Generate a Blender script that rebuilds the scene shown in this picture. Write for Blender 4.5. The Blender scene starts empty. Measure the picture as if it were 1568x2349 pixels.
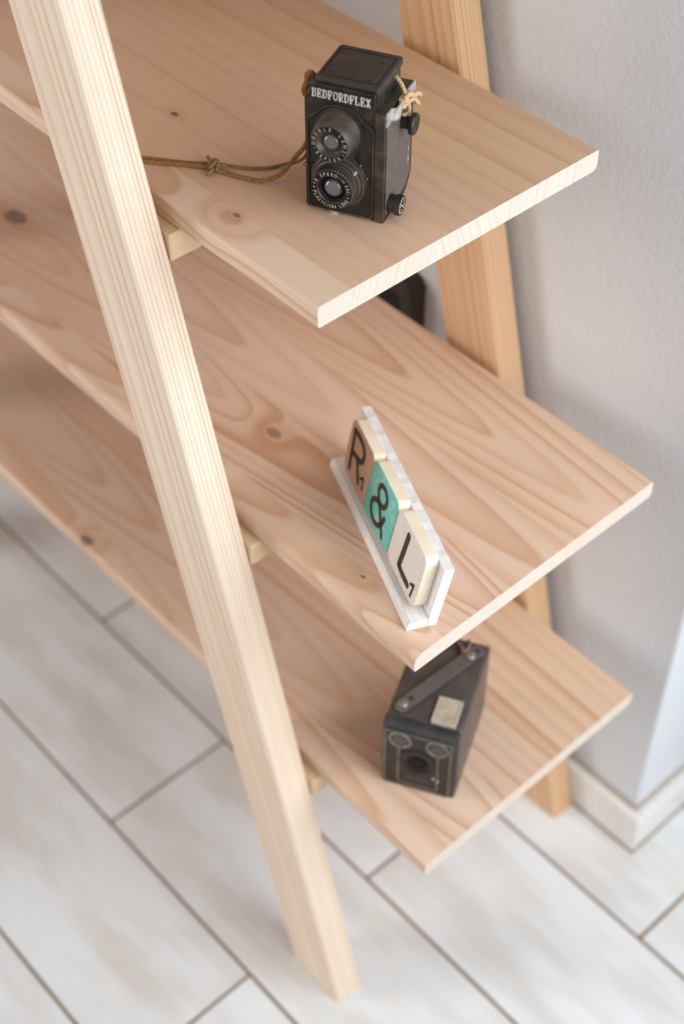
import bpy, bmesh, math, random
from mathutils import Vector, Matrix, Euler

random.seed(7)
S = bpy.context.scene
C = S.collection
PI = math.pi

# ------------------------------------------------------------------ camera
CAM = Vector((0.6185, -0.5354, 1.5649))
YAW, PITCH, ROLL = map(math.radians, (47.9414, 46.3024, -0.1363))
fw = Vector((-math.sin(YAW)*math.cos(PITCH), math.cos(YAW)*math.cos(PITCH), -math.sin(PITCH)))
rt = Vector((math.cos(YAW), math.sin(YAW), 0))
up = rt.cross(fw)
r2 = rt*math.cos(ROLL) + up*math.sin(ROLL)
u2 = -rt*math.sin(ROLL) + up*math.cos(ROLL)
cd = bpy.data.cameras.new('camera')
cam = bpy.data.objects.new('camera', cd)
C.objects.link(cam)
cam.matrix_world = Matrix(((r2.x, u2.x, -fw.x, CAM.x), (r2.y, u2.y, -fw.y, CAM.y), (r2.z, u2.z, -fw.z, CAM.z), (0, 0, 0, 1)))
cd.sensor_fit = 'VERTICAL'
cd.sensor_height = 36.0
cd.sensor_width = 24.0
cd.lens = 36.0*3371.035/2349.0
cd.clip_start = 0.02
cd.dof.use_dof = True
cd.dof.focus_distance = 1.125
cd.dof.aperture_fstop = 3.3
S.camera = cam

# ------------------------------------------------------------------ light
world = bpy.data.worlds.new('world')
S.world = world
world.use_nodes = True
bg = world.node_tree.nodes['Background']
bg.inputs['Color'].default_value = (1.0, 0.98, 0.968, 1)
bg.inputs['Strength'].default_value = 0.46

def area(name, loc, target, sx, sy, power, col):
    l = bpy.data.lights.new(name, 'AREA')
    l.shape = 'RECTANGLE'
    l.size, l.size_y, l.energy, l.color = sx, sy, power, col
    o = bpy.data.objects.new(name, l)
    C.objects.link(o)
    o.location = loc
    o.rotation_euler = (Vector(target)-Vector(loc)).to_track_quat('-Z', 'Y').to_euler()
    return o

# tall window to the right of the wall corner, and the room's window behind the camera on the left
area('window_light_right', (1.05, 0.25, 1.10), (0.10, 0.05, 0.25), 0.95, 1.2, 18.5, (0.85, 0.94, 1.0))
area('window_light_room', (-2.1, -2.45, 1.35), (-0.1, 0.2, 0.6), 0.9, 2.3, 45, (1.0, 0.97, 0.94))

vs = S.view_settings
vs.view_transform = 'Standard'
vs.look = 'None'
vs.exposure = 0.0
vs.gamma = 1.0
vs.use_curve_mapping = False

# ------------------------------------------------------------------ node helpers
def lin(r, g, b):
    f = lambda c: (c/255/12.92) if c/255 <= 0.04045 else ((c/255+0.055)/1.055)**2.4
    return (f(r), f(g), f(b), 1)

class NT:
    def __init__(s, name):
        s.m = bpy.data.materials.new(name)
        s.m.use_nodes = True
        s.t = s.m.node_tree
        s.b = s.t.nodes['Principled BSDF']
    def set(s, sock, v):
        if isinstance(v, bpy.types.NodeSocket):
            s.t.links.new(v, sock)
        else:
            sock.default_value = v
    def math(s, op, a, b=0.0, c=0.0, clamp=False):
        n = s.t.nodes.new('ShaderNodeMath')
        n.operation = op
        n.use_clamp = clamp
        s.set(n.inputs[0], a); s.set(n.inputs[1], b); s.set(n.inputs[2], c)
        return n.outputs[0]
    def coord(s, which='Object'):
        return s.t.nodes.new('ShaderNodeTexCoord').outputs[which]
    def sep(s, v):
        n = s.t.nodes.new('ShaderNodeSeparateXYZ'); s.set(n.inputs[0], v)
        return n.outputs
    def vmul(s, v, k, off=(0, 0, 0)):
        n = s.t.nodes.new('ShaderNodeVectorMath'); n.operation = 'MULTIPLY_ADD'
        s.set(n.inputs[0], v); n.inputs[1].default_value = k; n.inputs[2].default_value = off
        return n.outputs[0]
    def noise(s, v, scale=1.0, detail=3.0, rough=0.5, dist=0.0):
        n = s.t.nodes.new('ShaderNodeTexNoise')
        s.set(n.inputs['Vector'], v)
        n.inputs['Scale'].default_value = scale; n.inputs['Detail'].default_value = detail
        n.inputs['Roughness'].default_value = rough; n.inputs['Distortion'].default_value = dist
        return n.outputs['Fac']
    def voro(s, v, scale, feature='F1'):
        n = s.t.nodes.new('ShaderNodeTexVoronoi'); n.feature = feature
        s.set(n.inputs['Vector'], v); n.inputs['Scale'].default_value = scale
        return n.outputs['Distance']
    def ramp(s, f, stops, interp='LINEAR'):
        n = s.t.nodes.new('ShaderNodeValToRGB')
        e = n.color_ramp.elements
        n.color_ramp.interpolation = interp
        while len(e) < len(stops):
            e.new(0.5)
        for el, (p, c) in zip(e, stops):
            el.position = p
            el.color = c if not isinstance(c, (int, float)) else (c, c, c, 1)
        s.set(n.inputs[0], f)
        return n.outputs[0]
    def mix(s, f, a, b, mode='MIX'):
        n = s.t.nodes.new('ShaderNodeMix'); n.data_type = 'RGBA'; n.blend_type = mode
        s.set(n.inputs[0], f); s.set(n.inputs[6], a); s.set(n.inputs[7], b)
        return n.outputs[2]
    def smooth(s, v, lo, hi, a=0.0, b=1.0):
        n = s.t.nodes.new('ShaderNodeMapRange'); n.interpolation_type = 'SMOOTHSTEP'
        s.set(n.inputs[0], v)
        n.inputs[1].default_value = lo; n.inputs[2].default_value = hi
        n.inputs[3].default_value = a; n.inputs[4].default_value = b
        return n.outputs[0]
    def bump(s, h, strength=0.2, dist=0.001):
        n = s.t.nodes.new('ShaderNodeBump')
        n.inputs['Strength'].default_value = strength; n.inputs['Distance'].default_value = dist
        s.set(n.inputs['Height'], h)
        s.t.links.new(n.outputs[0], s.b.inputs['Normal'])
    def out(s, color, rough=0.5, spec=0.5, metal=0.0):
        s.set(s.b.inputs['Base Color'], color)
        s.set(s.b.inputs['Roughness'], rough)
        s.b.inputs['Specular IOR Level'].default_value = spec
        s.b.inputs['Metallic'].default_value = metal
        return s.m
    def random(s):
        return s.t.nodes.new('ShaderNodeObjectInfo').outputs['Random']

def pine(name, y0, z0, freq, taper=0.03, light=(224, 194, 168), dark=(201, 155, 122), knots=(), seed=0.0,
         warp=0.0032, contrast=1.0, drift=0.012, rough=0.5, fibre=0.32):
    """Ring field of a log cut by the board: local X runs along the grain, (y0, z0) is the pith."""
    n = NT(name)
    co = n.coord()
    x, y, z = n.sep(co)
    nz = n.noise(n.vmul(co, (1.3, 10, 10), (seed, seed*1.7, 0)), 1.0, 2.0)
    nlow = n.noise(n.vmul(co, (1.0, 2.5, 2.5), (seed*3.1, 4.2, seed)), 1.0, 1.0)
    dy = n.math('SUBTRACT', y, y0)
    dz = n.math('SUBTRACT', z, z0)
    r = n.math('SQRT', n.math('ADD', n.math('MULTIPLY', dy, dy), n.math('MULTIPLY', dz, dz)))
    r = n.math('MULTIPLY_ADD', x, taper, r)
    r = n.math('MULTIPLY_ADD', n.math('SUBTRACT', nz, 0.5), 2*warp, r)
    r = n.math('MULTIPLY_ADD', n.math('SUBTRACT', nlow, 0.5), 2*drift, r)
    core = None; halo = None
    for kx, ky, R, tone in knots:
        ax = n.math('MULTIPLY', n.math('SUBTRACT', x, kx), 0.62)
        ay = n.math('SUBTRACT', y, ky)
        d = n.math('SQRT', n.math('ADD', n.math('MULTIPLY', ax, ax), n.math('MULTIPLY', ay, ay)))
        d = n.math('MULTIPLY_ADD', n.math('SUBTRACT', nz, 0.5), R*0.5, d)
        q = n.math('DIVIDE', d, R*2.2)
        g = n.math('POWER', 2.718, n.math('MULTIPLY', n.math('MULTIPLY', q, q), -1.0))
        r = n.math('MULTIPLY_ADD', g, R*2.4, r)
        cm = n.smooth(d, R*0.95, R*0.62)
        cm = n.math('MULTIPLY', cm, tone)
        core = cm if core is None else n.math('MAXIMUM', core, cm)
        hm = n.math('MULTIPLY', n.smooth(d, R*3.4, R*0.9), 0.35)
        halo = hm if halo is None else n.math('MAXIMUM', halo, hm)
    rr = n.t.nodes.new('ShaderNodeCombineXYZ')
    n.set(rr.inputs[0], n.math('MULTIPLY', r, freq*0.33)); rr.inputs[1].default_value = seed*1.9
    uneven = n.noise(rr.outputs[0], 1.0, 2.0)
    turns = n.math('MULTIPLY_ADD', n.math('SUBTRACT', uneven, 0.5), 2.6, n.math('MULTIPLY', r, freq))
    ph = n.math('FRACT', turns)
    wn_ = n.t.nodes.new('ShaderNodeTexWhiteNoise'); wn_.noise_dimensions = '1D'
    n.set(wn_.inputs['W'], n.math('ADD', n.math('FLOOR', turns), seed))
    ring = n.ramp(ph, [(0.0, 0.05), (0.12, 0.0), (0.45, 0.12), (0.80, 0.75), (0.90, 1.0), (1.0, 0.05)])
    amp = n.math('MULTIPLY', n.math('MULTIPLY_ADD', wn_.outputs['Value'], 0.65, 0.35), contrast)
    ring = n.math('MULTIPLY', ring, amp)
    fib = n.noise(n.vmul(co, (9, 620, 620), (seed, 0, 0)), 1.0, 2.0, 0.6)
    fib2 = n.noise(n.vmul(co, (26, 1300, 1300), (seed+3, 0, 0)), 1.0, 1.0)
    f = n.math('MULTIPLY_ADD', n.math('SUBTRACT', fib, 0.5), fibre, ring, clamp=True)
    c = n.mix(f, lin(*light), lin(*dark))
    tone = n.noise(n.vmul(co, (3.0, 9, 9), (seed*2.3, 1.1, 0)), 1.0, 2.0)
    c = n.mix(n.smooth(tone, 0.35, 0.75, 0.0, 0.35), c, lin(222, 182, 152), 'MIX')
    pores = n.smooth(fib2, 0.66, 0.80, 0.0, 0.28)
    c = n.mix(pores, c, lin(168, 118, 86))
    if core is not None:
        c = n.mix(halo, c, lin(204, 146, 104))
        kn = n.noise(n.vmul(co, (160, 160, 160)), 1.0, 3.0)
        kc = n.ramp(kn, [(0.3, lin(92, 70, 62)), (0.55, lin(150, 122, 104)), (0.75, lin(120, 92, 78))])
        c = n.mix(core, c, kc)
    n.bump(n.math('MULTIPLY_ADD', fib, 0.6, ring), 0.12, 0.0006)
    return n.out(c, rough, 0.35)

def flat(name, rgb, rough=0.5, spec=0.5, metal=0.0, nscale=0, namp=0.0, rgb2=None, bump=0.0, bscale=300, bdist=0.0005):
    n = NT(name)
    co = n.coord()
    c = lin(*rgb)
    if nscale:
        f = n.noise(co, nscale, 4.0, 0.6)
        c = n.mix(n.smooth(f, 0.40, 0.66, 0.0, namp), lin(*rgb), lin(*(rgb2 or rgb)))
    if bump:
        n.bump(n.noise(co, bscale, 3.0), bump, bdist)
    return n.out(c, rough, spec, metal)

# ------------------------------------------------------------------ mesh helpers
def link(name, bm, mat, parent=None, loc=None, smooth=False, angle=None):
    me = bpy.data.meshes.new(name)
    bmesh.ops.recalc_face_normals(bm, faces=bm.faces[:])
    bm.to_mesh(me)
    bm.free()
    for m in (mat if isinstance(mat, (list, tuple)) else [mat]):
        me.materials.append(m)
    if smooth:
        for p in me.polygons:
            p.use_smooth = True
        try:
            me.set_sharp_from_angle(angle=math.radians(angle or 40))
        except Exception:
            pass
    o = bpy.data.objects.new(name, me)
    C.objects.link(o)
    if parent:
        o.parent = parent
    if loc is not None:
        o.location = loc
    return o

def empty(name, loc=(0, 0, 0), rotz=0.0):
    o = bpy.data.objects.new(name, None)
    o.empty_display_size = 0.05
    C.objects.link(o)
    o.location = loc
    o.rotation_euler = (0, 0, rotz)
    return o

def tag(o, label, cat, group=None):
    o['label'] = label
    o['category'] = cat
    if group:
        o['group'] = group
    return o

def struct(o, label, cat):
    o['kind'] = 'structure'
    return tag(o, label, cat)

def box(bm, x0, x1, y0, y1, z0, z1, r=0.0, seg=2):
    vs_ = [bm.verts.new(p) for p in ((x0, y0, z0), (x1, y0, z0), (x1, y1, z0), (x0, y1, z0), (x0, y0, z1), (x1, y0, z1), (x1, y1, z1), (x0, y1, z1))]
    fs = [bm.faces.new([vs_[i] for i in q]) for q in ((0, 3, 2, 1), (4, 5, 6, 7), (0, 1, 5, 4), (1, 2, 6, 5), (2, 3, 7, 6), (3, 0, 4, 7))]
    if r > 0:
        es = {e for f in fs for e in f.edges}
        bmesh.ops.bevel(bm, geom=list(es), offset=r, segments=seg, profile=0.5, affect='EDGES')
    return bm

def prism(bm, pts, a0, a1, axis='y', r=0.0, seg=2):
    """Polygon pts extruded from a0 to a1. axis y: pts are (x, z); axis x: pts are (y, z); axis z: pts are (x, y)."""
    def P(p, a):
        return {'y': (p[0], a, p[1]), 'x': (a, p[0], p[1]), 'z': (p[0], p[1], a)}[axis]
    A = [bm.verts.new(P(p, a0)) for p in pts]
    B = [bm.verts.new(P(p, a1)) for p in pts]
    fs = [bm.faces.new(A), bm.faces.new(B[::-1])]
    k = len(pts)
    for i in range(k):
        fs.append(bm.faces.new((A[i], B[i], B[(i+1) % k], A[(i+1) % k])))
    if r > 0:
        bmesh.ops.bevel(bm, geom=list({e for f in fs for e in f.edges}), offset=r, segments=seg, profile=0.5, affect='EDGES')
    return bm

def rrect(x0, x1, z0, z1, r, n=5):
    pts = []
    for cx, cz, a in ((x1-r, z0+r, -90), (x1-r, z1-r, 0), (x0+r, z1-r, 90), (x0+r, z0+r, 180)):
        for i in range(n+1):
            t = math.radians(a+90*i/n)
            pts.append((cx+r*math.cos(t), cz+r*math.sin(t)))
    return pts

def frame(bm, outer, inner, a0, a1, axis='y'):
    """Closed band between two outlines with the same vertex count."""
    def P(p, a):
        return {'y': (p[0], a, p[1]), 'z': (p[0], p[1], a), 'x': (a, p[0], p[1])}[axis]
    k = len(outer)
    L = [[bm.verts.new(P(p, a)) for p in o] for o in (outer, inner) for a in (a0, a1)]
    o0, o1, i0, i1 = L
    for i in range(k):
        j = (i+1) % k
        bm.faces.new((o0[i], o0[j], i0[j], i0[i]))
        bm.faces.new((o1[i], i1[i], i1[j], o1[j]))
        bm.faces.new((o0[i], o1[i], o1[j], o0[j]))
        bm.faces.new((i0[i], i0[j], i1[j], i1[i]))
    return bm

def lathe(bm, prof, c, axis='y', n=48, teeth=None, cap0=True):
    """prof: list of (radius, offset along axis). axis y points to -Y (out of the front), x to +X, z to +Z."""
    rows = []
    for k, (r, h) in enumerate(prof):
        row = []
        for i in range(n):
            a = 2*PI*i/n
            rr = r
            if teeth and k in teeth and i % 2:
                rr = r*0.955
            u, v = rr*math.cos(a), rr*math.sin(a)
            p = {'y': (c[0]+u, c[1]-h, c[2]+v), 'x': (c[0]+h, c[1]+u, c[2]+v), 'z': (c[0]+u, c[1]+v, c[2]+h)}[axis]
            row.append(bm.verts.new(p))
        rows.append(row)
    for a, b in zip(rows, rows[1:]):
        for i in range(n):
            j = (i+1) % n
            bm.faces.new((a[i], a[j], b[j], b[i]))
    for row in ((rows[0], rows[-1]) if cap0 else (rows[-1],)):
        bm.faces.new(row)
    return bm

def catmull(pts, n=8):
    P = [Vector(p) for p in pts]
    P = [P[0]*2-P[1]] + P + [P[-1]*2-P[-2]]
    out = []
    for i in range(1, len(P)-2):
        a, b, c, d = P[i-1:i+3]
        for k in range(n):
            t = k/n
            out.append(0.5*((2*b)+(c-a)*t+(2*a-5*b+4*c-d)*t*t+(3*b-a-3*c+d)*t**3))
    out.append(P[-2])
    return out

def tube(bm, path, rad, n=7):
    rows = []
    nrm = None
    for i, p in enumerate(path):
        t = (path[min(i+1, len(path)-1)]-path[max(i-1, 0)])
        t = t.normalized() if t.length > 1e-9 else Vector((1, 0, 0))
        if nrm is None:
            nrm = t.cross(Vector((0.13, 0.31, 0.94)))
            if nrm.length < 1e-3:
                nrm = t.cross(Vector((1, 0, 0)))
        nrm = (nrm-t*nrm.dot(t)).normalized()
        bn = t.cross(nrm)
        rr = rad[i] if isinstance(rad, list) else rad
        rows.append([bm.verts.new(p+nrm*rr*math.cos(2*PI*k/n)+bn*rr*math.sin(2*PI*k/n)) for k in range(n)])
    for a, b in zip(rows, rows[1:]):
        for k in range(n):
            j = (k+1) % n
            bm.faces.new((a[k], a[j], b[j], b[k]))
    bm.faces.new(rows[0]); bm.faces.new(rows[-1])
    return bm

def rope(bm, pts, rad, pitch=0.006, strands=3, step=0.0009):
    base = catmull(pts, 24)
    # resample evenly
    path = [base[0]]
    acc = 0.0
    for a, b in zip(base, base[1:]):
        d = (b-a).length
        while acc+d >= step:
            k = (step-acc)/d
            a = a.lerp(b, k)
            path.append(a.copy())
            d = (b-a).length
            acc = 0.0
        acc += d
    nrm = None
    lines = [[] for _ in range(strands)]
    s = 0.0
    for i, p in enumerate(path):
        t = (path[min(i+1, len(path)-1)]-path[max(i-1, 0)]).normalized()
        if nrm is None:
            nrm = t.cross(Vector((0.1, 0.2, 0.97)))
        nrm = (nrm-t*nrm.dot(t)).normalized()
        bn = t.cross(nrm)
        for k in range(strands):
            a = 2*PI*(s/pitch+k/strands)
            lines[k].append(p+(nrm*math.cos(a)+bn*math.sin(a))*rad*0.48)
        s += step
    for l in lines:
        if len(l) > 2:
            tube(bm, l, rad*0.60, 6)
    return bm

def ribbon(bm, pts, w, y, th, to3, round_ends=True, n=7):
    """Flat brush stroke with the outline of a swept disc; pts 2D, to3 maps (u, v, h) to 3D; w may be a list."""
    P = [Vector(p) for p in pts]
    W = w if isinstance(w, list) else [w]*len(P)
    L, R = [], []
    for i, p in enumerate(P):
        t = (P[min(i+1, len(P)-1)]-P[max(i-1, 0)]).normalized()
        nn = Vector((-t.y, t.x))
        L.append(p+nn*W[i]/2); R.append(p-nn*W[i]/2)
    def cap(p, t, ww):
        a0 = math.atan2(t.y, t.x)
        return [p+Vector((math.cos(a0-PI/2+PI*k/n), math.sin(a0-PI/2+PI*k/n)))*ww/2 for k in range(1, n)]
    def q(a, b, c, d):
        up_ = [bm.verts.new(to3(v.x, v.y, y+th)) for v in (a, b, c, d)]
        bm.faces.new(up_)
    top = [[bm.verts.new(to3(v.x, v.y, y+th)) for v in s_] for s_ in (L, R)]
    bot = [[bm.verts.new(to3(v.x, v.y, y)) for v in s_] for s_ in (L, R)]
    for i in range(len(P)-1):
        bm.faces.new((top[0][i], top[0][i+1], top[1][i+1], top[1][i]))
        bm.faces.new((top[0][i], bot[0][i], bot[0][i+1], top[0][i+1]))
        bm.faces.new((top[1][i], top[1][i+1], bot[1][i+1], bot[1][i]))
    if round_ends:
        for i, sgn in ((0, -1), (len(P)-1, 1)):
            t = (P[1]-P[0]).normalized() if i == 0 else (P[-1]-P[-2]).normalized()
            pts_ = cap(P[i], t*sgn, W[i])
            a = R[i] if sgn == 1 else L[i]
            b = L[i] if sgn == 1 else R[i]
            bm.faces.new([bm.verts.new(to3(v.x, v.y, y+th)) for v in [a]+pts_+[b]])
    return bm

_fc = {}
def glyph(ch):
    if ch not in _fc:
        cu = bpy.data.curves.new('glyph', 'FONT')
        cu.body = ch; cu.size = 1.0; cu.resolution_u = 3
        cu.align_x = 'CENTER'
        o = bpy.data.objects.new('glyph', cu)
        C.objects.link(o)
        dg = bpy.context.evaluated_depsgraph_get()
        dg.update()
        me = bpy.data.meshes.new_from_object(o.evaluated_get(dg))
        _fc[ch] = ([v.co.copy() for v in me.vertices], [tuple(p.vertices) for p in me.polygons])
        bpy.data.objects.remove(o); bpy.data.meshes.remove(me); bpy.data.curves.remove(cu)
    return _fc[ch]

def arc_text(bm, text, cx, cz, y, r, a0, a1, size, inward=False, stretch=1.0):
    k = len(text)
    for i, ch in enumerate(text):
        if ch == ' ':
            continue
        a = math.radians(a0+(a1-a0)*i/(k-1))
        vs_, fs = glyph(ch)
        ang = a+PI/2 if inward else a-PI/2
        ca, sa = math.cos(ang), math.sin(ang)
        vv = []
        for v in vs_:
            u, w = v.x*size*stretch, (v.y-0.36)*size
            vv.append(bm.verts.new((cx+r*math.cos(a)+u*ca-w*sa, y, cz+r*math.sin(a)+u*sa+w*ca)))
        for f in fs:
            try:
                bm.faces.new([vv[j] for j in f])
            except ValueError:
                pass
    return bm

def new():
    return bmesh.new()

# ------------------------------------------------------------------ plain materials
def floor_tile_mat():
    n = NT('floor_tile')
    co = n.coord()
    rnd = n.random()
    sh = n.t.nodes.new('ShaderNodeVectorMath'); sh.operation = 'ADD'
    n.t.links.new(co, sh.inputs[0])
    cmb = n.t.nodes.new('ShaderNodeCombineXYZ')
    n.set(cmb.inputs[0], n.math('MULTIPLY', rnd, 37.0)); n.set(cmb.inputs[1], n.math('MULTIPLY', rnd, 91.0))
    n.t.links.new(cmb.outputs[0], sh.inputs[1])
    v = sh.outputs[0]
    a = n.noise(n.vmul(v, (5, 16, 1)), 1.0, 2.0, 0.6)
    b = n.noise(n.vmul(v, (10, 70, 1)), 1.0, 3.0, 0.6)
    d = n.noise(n.vmul(v, (7, 12, 1)), 1.0, 2.0)
    c = n.mix(n.smooth(a, 0.35, 0.7), lin(230, 231, 233), lin(213, 208, 204))
    c = n.mix(n.smooth(b, 0.5, 0.75, 0, 0.35), c, lin(238, 239, 241))
    c = n.mix(n.smooth(d, 0.54, 0.74, 0, 0.30), c, lin(216, 200, 182))
    c = n.mix(n.math('MULTIPLY', rnd, 0.12), c, lin(214, 208, 200))
    n.bump(b, 0.03, 0.0005)
    return n.out(c, 0.42, 0.4)

def wall_mat():
    n = NT('wall_plaster')
    co = n.coord()
    a = n.noise(co, 150, 4.0, 0.55)
    b = n.noise(co, 3.5, 3.0)
    c = n.mix(n.smooth(b, 0.3, 0.7), lin(222, 223, 226), lin(215, 216, 219))
    n.bump(a, 0.38, 0.0024)
    return n.out(c, 0.55, 0.35)

M_tile = floor_tile_mat()
M_grout = flat('grout', (148, 122, 94), 0.9, 0.2, 0, 40, 0.5, (122, 100, 78), 0.2)
M_wall = wall_mat()
M_skirt = flat('skirting_tile', (228, 225, 222), 0.28, 0.5, 0, 12, 0.25, (216, 208, 200))
M_caulk = flat('skirting_grout', (182, 168, 152), 0.9, 0.2, 0, 60, 0.4, (160, 142, 122))
M_bronze = flat('dark_jamb', (70, 64, 60), 0.45, 0.5, 0, 30, 0.3, (52, 46, 42))

# ------------------------------------------------------------------ setting
YW = 0.3560          # wall face
YB = 0.3432          # skirting face
WX = 0.1475          # wall corner
BX = 0.1640          # skirting corner
ROW0, ROWH, TL = 0.2635, 0.18, 0.535
XJ = (-0.0255, -0.2930)          # short joints of the even rows and the odd rows
GW = 0.0042

bm = box(new(), -1.6, 1.7, -1.5, 1.5, -0.03, -0.0022)
floor_o = link('floor', bm, M_grout)
struct(floor_o, 'floor of pale wood-look plank tiles with brown grout', 'floor')
bm = box(new(), GW/2, TL-GW/2, GW/2, ROWH-GW/2, -0.012, 0.0, 0.0012, 2)
t0 = link('tile', bm, M_tile, floor_o)
tm = t0.data
first = True
for k in range(-8, 6):
    y = ROW0+k*ROWH
    if y < -1.4 or y > 1.2:
        continue
    base = XJ[0] if k % 2 else XJ[1]
    for i in range(-3, 3):
        x = base+i*TL
        if first:
            o = t0; first = False
        else:
            o = t0.copy(); C.objects.link(o); o.parent = floor_o
        o.location = (x, y, 0)

bm = box(new(), -1.6, WX, YW, 0.50, -0.01, 2.6, 0.004, 2)
struct(link('wall_back', bm, M_wall), 'pale grey rough plaster wall behind the shelf unit, ending in a corner', 'wall')
bm = box(new(), -1.6, BX, YB, YW+0.002, 0.0, 0.066, 0.004, 3)
bb = link('baseboard_back', bm, M_skirt)
struct(bb, 'white tile skirting along the foot of the wall behind the shelf legs', 'skirting')
bm = box(new(), WX+0.0004, BX-0.0002, YB+0.0132, 0.47, 0.0, 0.066, 0.004, 3)
bb2 = link('baseboard_right', bm, M_skirt)
struct(bb2, 'white tile skirting around the bright side of the wall corner', 'skirting')
bm = box(new(), -1.6, WX-0.0005, YW-0.0042, YW+0.001, 0.0655, 0.0705, 0.001, 1)
link('grout_line', bm, M_caulk, bb)
bm = box(new(), WX-0.0008, WX+0.0040, YW-0.0036, 0.47, 0.0655, 0.0705, 0.001, 1)
link('grout_line', bm, M_caulk, bb2)
bm = box(new(), -1.6, BX+0.0006, YB-0.0013, YB+0.002, -0.001, 0.0010)
link('floor_joint', bm, M_grout, bb)
bm = box(new(), BX-0.002, BX+0.0012, YB, 0.47, -0.001, 0.0014)
link('floor_joint', bm, M_grout, bb2)
bm = box(new(), 0.10, 0.205, 0.472, 0.51, 0.0, 2.2, 0.003, 2)
struct(link('trim_1', bm, M_bronze), 'dark door jamb beyond the wall corner at the right edge', 'door frame')

# ------------------------------------------------------------------ shelf unit
TH = 0.0191
SH = [  # right end x, top z, left end x, label
    ('bottom', 0.1407, 0.3370, -0.985),
    ('middle', 0.1123, 0.6249, -0.955),
    ('top', 0.0, 0.9169, -0.845),
    ('upper', -0.100, 1.2100, -0.740)]
XC = -0.42
unit = empty('shelf_unit', (XC, 0.15, 0))
tag(unit, 'unvarnished pine A-frame shelf unit with overhanging shelves, standing against the wall', 'shelf')
U = Vector((XC, 0.15, 0))

# each shelf board is edge-glued from four strips
YS = [0.0, 0.0330, 0.1130, 0.1850, 0.30]
def sw(c, k):
    return tuple(int(min(255, v*k)) for v in c)
strip_par = {
    'top': [
        dict(y0=0.014, z0=-0.050, freq=85, taper=0.05, light=(234, 206, 180), dark=(212, 166, 131), knots=[(-0.125, 0.0225, 0.009, 0.28), (-0.1245, 0.0285, 0.0032, 1.0)], seed=1.3),
        dict(y0=0.36, z0=-0.11, freq=62, taper=0.012, light=(224, 186, 156), dark=(202, 159, 128), knots=[(-0.2695, 0.0814, 0.0035, 1.0)], seed=2.1, contrast=0.5, fibre=0.5),
        dict(y0=-0.22, z0=-0.14, freq=55, taper=0.015, light=(222, 184, 154), dark=(200, 154, 124), seed=5.4, contrast=0.5, fibre=0.5),
        dict(y0=0.60, z0=-0.02, freq=48, taper=0.02, light=(218, 181, 146), dark=(190, 143, 108), seed=3.3, contrast=0.62, fibre=0.55, warp=0.006)],
    'middle': [
        dict(y0=0.030, z0=-0.035, freq=110, taper=0.10, light=(226, 195, 170), dark=(203, 154, 119), knots=[(0.0199, 0.0285, 0.0022, 0.9)], seed=7.7),
        dict(y0=0.085, z0=-0.020, freq=120, taper=0.11, light=(224, 191, 166), dark=(198, 148, 114), knots=[(-0.167, 0.0876, 0.0075, 0.75), (-0.62, 0.1019, 0.011, 0.9)], seed=9.2),
        dict(y0=0.150, z0=-0.030, freq=75, taper=0.06, light=(226, 194, 169), dark=(202, 153, 119), seed=4.4),
        dict(y0=0.235, z0=-0.022, freq=85, taper=0.07, light=(225, 192, 165), dark=(198, 149, 113), seed=6.1)],
    'bottom': [
        dict(y0=0.005, z0=-0.030, freq=95, taper=0.07, light=(228, 200, 176), dark=(206, 159, 125), knots=[(-0.4147, 0.0065, 0.0075, 0.9)], seed=11.0),
        dict(y0=0.075, z0=-0.030, freq=85, taper=0.09, light=(226, 197, 173), dark=(203, 154, 121), seed=12.5),
        dict(y0=0.30, z0=-0.06, freq=58, taper=0.02, light=(224, 191, 166), dark=(201, 152, 117), seed=13.1),
        dict(y0=0.05, z0=-0.05, freq=52, taper=0.03, light=(224, 191, 162), dark=(200, 150, 113), seed=14.9)],
    'upper': [dict(y0=0.5, z0=-0.1, freq=110, taper=0.02, seed=15+i) for i in range(4)]}

def board_profile(y0, y1, rf, rb):
    """(y, z) outline of a strip, z = 0 at the top; rf / rb round the front or back edges."""
    pts = []
    def arc(cy, cz, r, a, n=5):
        for i in range(n+1):
            t = math.radians(a+90*i/n)
            pts.append((cy+r*math.cos(t), cz+r*math.sin(t)))
    rl = 0.0025
    if rf:
        arc(y0+rl, -TH+rl, rl, 180, 2)
    else:
        pts.append((y0, -TH))
    if rb:
        arc(y1-rb, -TH+rb, rb, 270)
        arc(y1-rl, -rl, rl, 0, 2)
    else:
        pts.append((y1, -TH)); pts.append((y1, 0))
    if rf:
        arc(y0+rf, -rf, rf, 90)
    else:
        pts.append((y0, 0))
    return pts

RF = {'bottom': 0.004, 'middle': 0.009, 'top': 0.003, 'upper': 0.004}
RB = {'bottom': 0.006, 'middle': 0.005, 'top': 0.005, 'upper': 0.004}
for nm, x1, zt, x0 in SH:
    board = empty('shelf_board', Vector((0, 0, zt))-U)
    board.parent = unit
    board['label'] = nm+' pine shelf board'
    if nm == 'upper':
        board['label'] = 'pine shelf board above the top edge of the picture'
    for i in range(4):
        bm = prism(new(), board_profile(YS[i], YS[i+1], RF[nm] if i == 0 else 0, RB[nm] if i == 3 else 0), x0, x1, 'x')
        par = strip_par[nm][i]
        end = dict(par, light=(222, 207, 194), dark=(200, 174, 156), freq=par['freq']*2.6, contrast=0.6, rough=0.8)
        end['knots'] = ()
        pl = link('plank', bm, [pine('pine_%s_%d' % (nm, i), **par), pine('lit_sawn_end_%s_%d' % (nm, i), **end)], board, (0, 0, 0), smooth=True, angle=25)
        for p in pl.data.polygons:          # cross-cut ends: sawn end grain, colour also paled for light from the right
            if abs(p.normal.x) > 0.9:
                p.material_index = 1

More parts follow.
